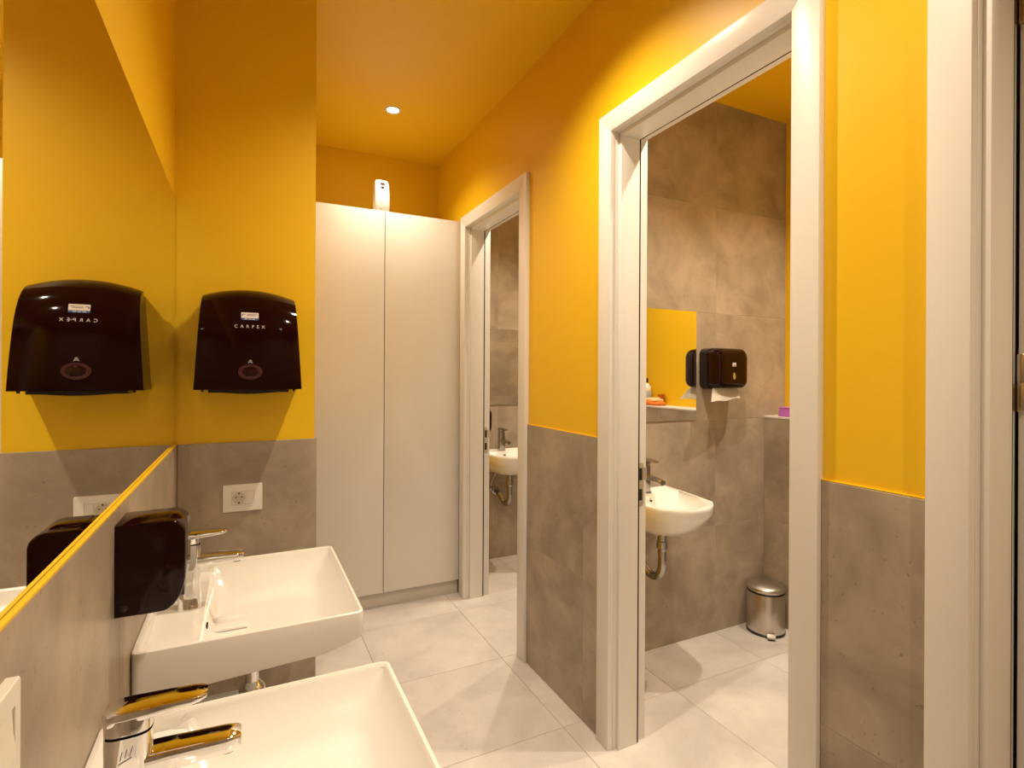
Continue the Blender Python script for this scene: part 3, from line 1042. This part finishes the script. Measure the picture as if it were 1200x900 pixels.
def stall_tap(xc, yw, label, z=0.8585):
    yc = yw - 0.075
    t = thing('stall_tap', (xc, yc, z), label, 'faucet', 'stall basin taps')
    bm = bmesh.new()
    rings = [[(xc + u, yc + v, z + h) for u, v in rrect(-k, k, -k, k, 0.005, 3)] for h, k in ((0.0, 0.026), (0.004, 0.026), (0.007, 0.0225), (0.14, 0.0215), (0.142, 0.020))]
    loft(bm, rings)
    mesh('tap_body', bm, DCHROME, t, smooth=35)
    bm = bmesh.new()
    rings = []
    for d, zt, zb, hw in ((0.0, 0.098, 0.076, 0.018), (0.10, 0.086, 0.066, 0.0165), (0.132, 0.081, 0.061, 0.0165), (0.135, 0.079, 0.063, 0.0145)):
        rings.append([(xc + u, yc - d, z + v) for u, v in rrect(-hw, hw, zb, zt, 0.003, 3)])
    loft(bm, rings)
    mesh('spout', bm, DCHROME, t, smooth=35)
    mesh('aerator', lathe(bmesh.new(), [(0.010, 0.0), (0.010, -0.007), (0.0, -0.007)], xc, yc - 0.124, 18, z0=z + 0.0645), DCHROME, t, smooth=40)
    bm = bmesh.new()
    loft(bm, [[(xc + u, yc + v, z + h) for u, v in rrect(-k, k, -k, k, 0.005, 3)] for h, k in ((0.142, 0.018), (0.147, 0.018), (0.148, 0.022), (0.165, 0.022))])
    rings = []
    for d, zt, zb, hw in ((-0.022, 0.174, 0.163, 0.021), (0.022, 0.174, 0.163, 0.021), (0.085, 0.168, 0.162, 0.018), (0.088, 0.167, 0.163, 0.016)):
        rings.append([(xc + u, yc - d, z + v) for u, v in rrect(-hw, hw, zb, zt, 0.002, 3)])
    loft(bm, rings)
    mesh('lever', bm, DCHROME, t, smooth=35)
    return t


stall_basin(2.026, Y1, 'small white wall-hung basin with bowed front in the near stall')
stall_tap(2.036, Y1, 'square chrome lever tap on the near stall basin')
stall_basin(2.005, Y2, 'small white wall-hung basin with bowed front in the far stall')
stall_tap(2.005, Y2, 'square chrome lever tap on the far stall basin')


# ------------------------------------------------------------------ paper dispenser in the near stall
def paper_dispenser():
    x0, x1, yw, z0, H, D = 2.483, 2.722, Y1, 1.376, 0.226, 0.134
    xc = (x0 + x1) / 2
    t = thing('paper_dispenser', (xc, yw, z0), 'black paper dispenser with a sheet hanging out beside the stall mirror', 'dispenser')

    def ring(d, ins, ztop, zbot, r):
        out = []
        for u, v in rrect(x0 + ins, x1 - ins, zbot, ztop, r, 7):
            out.append((u, yw - d, v))
        return out
    bm = bmesh.new()
    loft(bm, [ring(0.0, 0.0, z0 + H, z0, 0.036), ring(0.052, 0.0, z0 + H, z0, 0.038)])
    mesh('back_box', bm, BLACK2, t, smooth=35)
    bm = bmesh.new()
    rings = [ring(0.053, -0.001, z0 + H + 0.001, z0 + 0.004, 0.039), ring(0.098, 0.0, z0 + H - 0.001, z0 + 0.006, 0.040), ring(0.116, 0.004, z0 + H - 0.006, z0 + 0.009, 0.040), ring(0.127, 0.011, z0 + H - 0.015, z0 + 0.014, 0.038), ring(0.1325, 0.022, z0 + H - 0.028, z0 + 0.022, 0.034), ring(0.134, 0.045, z0 + H - 0.055, z0 + 0.045, 0.028)]
    loft(bm, rings)
    mesh('cover', bm, BLACK, t, smooth=45)
    bm = bmesh.new()
    pts = [(0.0, 0.0), (0.009, 0.010), (0.009, 0.026), (0.005, 0.038), (0.0, 0.041), (-0.005, 0.038), (-0.009, 0.026), (-0.009, 0.010)]
    loft(bm, [[(xc + u, yw - 0.130, z0 + 0.052 + v) for u, v in pts], [(xc + u, yw - 0.1352, z0 + 0.052 + v) for u, v in pts]])
    mesh('view_window', bm, STEEL, t, smooth=30)
    em = mesh('emblem', B(xc - 0.013, xc + 0.013, yw - 0.1350, yw - 0.131, z0 + 0.125, z0 + 0.145, bev=0.001), INK, t)
    em['label'] = 'small pale emblem'
    bm = bmesh.new()
    loft(bm, [[(xc + u, yw - 0.1354, z0 + v) for u, v in ((-0.008, 0.128), (0.008, 0.128), (0.0, 0.137))], [(xc + u, yw - 0.1346, z0 + v) for u, v in ((-0.008, 0.128), (0.008, 0.128), (0.0, 0.137))]])
    mesh('emblem_sign', bm, DARKINK, em)
    # hanging sheet: curved, folded
    bm = bmesh.new()
    n, m_ = 14, 8
    g = []
    for j in range(m_ + 1):
        row = []
        f_ = j / m_
        for i in range(n + 1):
            a = i / n
            xx = x0 + 0.006 + 0.190 * a - 0.040 * f_ * (1 - a) - 0.006 * f_
            zz = z0 + 0.006 - (0.072 - 0.016 * a) * f_ + 0.008 * f_ * math.sin(a * 9)* 0.5
            yy = yw - 0.088 - 0.030 * f_ - 0.010 * math.sin(a * 5.2 + 0.6) * f_
            row.append(bm.verts.new((xx, yy, zz)))
        g.append(row)
    for a, b in zip(g, g[1:]):
        for i in range(n):
            bm.faces.new((a[i], a[i + 1], b[i + 1], b[i]))
    bmesh.ops.solidify(bm, geom=bm.faces[:], thickness=0.0012)
    sh = mesh('paper_sheet', bm, PAPER, t, smooth=60)
    sh['label'] = 'white paper sheet hanging out'


paper_dispenser()


# ------------------------------------------------------------------ pedal bin
def pedal_bin():
    x, y = 2.886, 2.098
    t = thing('pedal_bin', (x, y, 0), 'small round brushed steel pedal bin in the corner of the near stall', 'bin')
    r = 0.099
    mesh('body', lathe(bmesh.new(), [(r - 0.003, 0.010), (r, 0.012), (r, 0.226), (r - 0.002, 0.229)], x, y, 48), STEEL, t, smooth=40)
    mesh('base_ring', lathe(bmesh.new(), [(r - 0.002, 0.0), (r + 0.003, 0.002), (r + 0.003, 0.012), (r, 0.015)], x, y, 48), BLACK2, t, smooth=40)
    mesh('collar', lathe(bmesh.new(), [(r - 0.002, 0.228), (r + 0.002, 0.229), (r + 0.002, 0.236), (r - 0.002, 0.238)], x, y, 48), BLACK2, t, smooth=40)
    mesh('lid', lathe(bmesh.new(), [(r - 0.001, 0.2375), (r + 0.001, 0.240), (r + 0.001, 0.254), (r - 0.003, 0.260), (r - 0.015, 0.267), (r * 0.6, 0.279), (r * 0.3, 0.2845), (0.004, 0.286)], x, y, 48), STEEL, t, smooth=40)
    # pedal faces the door
    a = math.radians(232)
    d = Vector((math.cos(a), math.sin(a), 0))
    n_ = Vector((-d.y, d.x, 0))
    c = Vector((x, y, 0))
    bm = bmesh.new()
    rings = []
    for rr, hw, zt in ((r - 0.01, 0.021, 0.030), (r + 0.012, 0.022, 0.030), (r + 0.034, 0.021, 0.021), (r + 0.036, 0.019, 0.018)):
        p = c + d * rr
        rings.append([(p.x + n_.x * u, p.y + n_.y * u, v) for u, v in ((-hw, zt - 0.006), (hw, zt - 0.006), (hw, zt), (-hw, zt))])
    loft(bm, rings)
    mesh('pedal', bm, STEEL, t)
    bm = bmesh.new()
    p0, p1 = c + d * (r + 0.001), c + d * (r + 0.028)
    loft(bm, [[(p.x + n_.x * u, p.y + n_.y * u, v) for u, v in ((-0.016, 0.002), (0.016, 0.002), (0.016, 0.0235), (-0.016, 0.0235))] for p in (p0, p1)])
    mesh('pedal_rubber', bm, BLACK2, t)


pedal_bin()


# ------------------------------------------------------------------ things on the ledge of the near stall
def ledge_things():
    z = 1.2122
    # purple tub
    x, y = 3.085, 2.085
    t = thing('plastic_tub', (x, y, z), 'small purple plastic tub on the stall ledge', 'tub')
    bm = bmesh.new()
    rings = [[(x + u * k, y + v * k, z + h) for u, v in rrect(-0.05, 0.05, -0.062, 0.062, 0.016, 5)] for k, h in ((0.93, 0.0), (1.0, 0.004), (0.90, 0.046), (0.89, 0.048), (0.83, 0.048), (0.82, 0.045), (0.88, 0.008))]
    loft(bm, rings)
    mesh('tub_wall', bm, PURPLE, t, smooth=40)
    bm = bmesh.new()
    loft(bm, [[(x + u * k, y + v * k, z + h) for u, v in rrect(-0.05, 0.05, -0.062, 0.062, 0.016, 5)] for k, h in ((0.90, 0.0485), (0.92, 0.050), (0.92, 0.053), (0.88, 0.055))])
    mesh('tub_lid', bm, PURPLE, t, smooth=40)
    # folded orange cloth: lumpy pillow
    x, y = 3.105, 1.12
    t = thing('folded_cloth', (x, y, z), 'crumpled orange cleaning cloth on the stall ledge, seen in the stall mirror', 'cloth')
    rnd = random.Random(9)
    ph = [rnd.uniform(0, 6.28) for _ in range(6)]
    for name, m, zz, hh, sx, sy in (('lower_fold', ORANGE, 0.0, 0.034, 0.058, 0.108), ('upper_fold', ORANGE2, 0.026, 0.028, 0.048, 0.088)):
        bm = bmesh.new()
        nu, nv = 24, 10
        rings = []
        for j in range(nv + 1):
            b = -math.pi / 2 + math.pi * j / nv
            ring = []
            for i in range(nu):
                a = 2 * math.pi * i / nu
                k = 1 + 0.06 * math.sin(3 * a + ph[0]) + 0.05 * math.sin(5 * a + ph[1] + 2 * b)
                c = math.cos(b) ** 0.45 if math.cos(b) > 1e-6 else 0.02
                c = max(c, 0.03)
                ring.append((x + sx * k * c * math.copysign(abs(math.cos(a)) ** 0.7, math.cos(a)), y + sy * k * c * math.copysign(abs(math.sin(a)) ** 0.7, math.sin(a)),
                             z + zz + hh * (0.5 + 0.5 * math.sin(b)) * (1 + (0.16 * math.sin(4 * a + ph[2]) + 0.10 * math.sin(7 * a + ph[3]) if b > 0 else 0))))
            rings.append(ring)
        loft(bm, rings)
        mesh(name, bm, m, t, smooth=70)
    # spray bottle
    x, y = 3.14, 0.985
    t = thing('cleaner_bottle', (x, y, z), 'pale cleaner bottle with black cap and blue label on the stall ledge', 'bottle')
    bm = bmesh.new()
    rings = [[(x + u * k, y + v * k, z + h) for u, v in rrect(-0.028, 0.028, -0.042, 0.042, 0.018, 5)] for k, h in ((0.9, 0.0), (1.0, 0.006), (1.0, 0.12), (0.9, 0.145), (0.5, 0.165), (0.34, 0.168), (0.34, 0.182))]
    loft(bm, rings)
    mesh('bottle_body', bm, PLASTIC, t, smooth=45)
    bm = bmesh.new()
    loft(bm, [[(x + u * k, y + v * k, z + h) for u, v in rrect(-0.028, 0.028, -0.042, 0.042, 0.018, 5)] for k, h in ((1.003, 0.03), (1.012, 0.031), (1.012, 0.105), (1.003, 0.106))], False, False)
    mesh('bottle_label', bm, mat('pale_blue_label', (0.42, 0.52, 0.58), 0.5), t, smooth=45)
    mesh('bottle_cap', lathe(bmesh.new(), [(0.018, 0.176), (0.019, 0.178), (0.018, 0.205), (0.012, 0.212), (0.0, 0.213)], x, y, 24, z0=z), BLACK2, t, smooth=45)
    # amber glass behind the cloth
    x, y = 3.165, 1.14
    t = thing('amber_glass', (x, y, z), 'low amber glass jar behind the orange cloth on the stall ledge', 'jar')
    bm = lathe(bmesh.new(), [(0.022, 0.0), (0.026, 0.003), (0.027, 0.085), (0.025, 0.085), (0.024, 0.008), (0.0, 0.007)], x, y, 28, z0=z)
    mesh('jar_wall', bm, GLASSAM, t, smooth=45)
    mesh('jar_fill', lathe(bmesh.new(), [(0.0, 0.0075), (0.023, 0.0085), (0.0232, 0.060), (0.0, 0.061)], x, y, 28, z0=z), ORANGE2, t, smooth=45)


ledge_things()
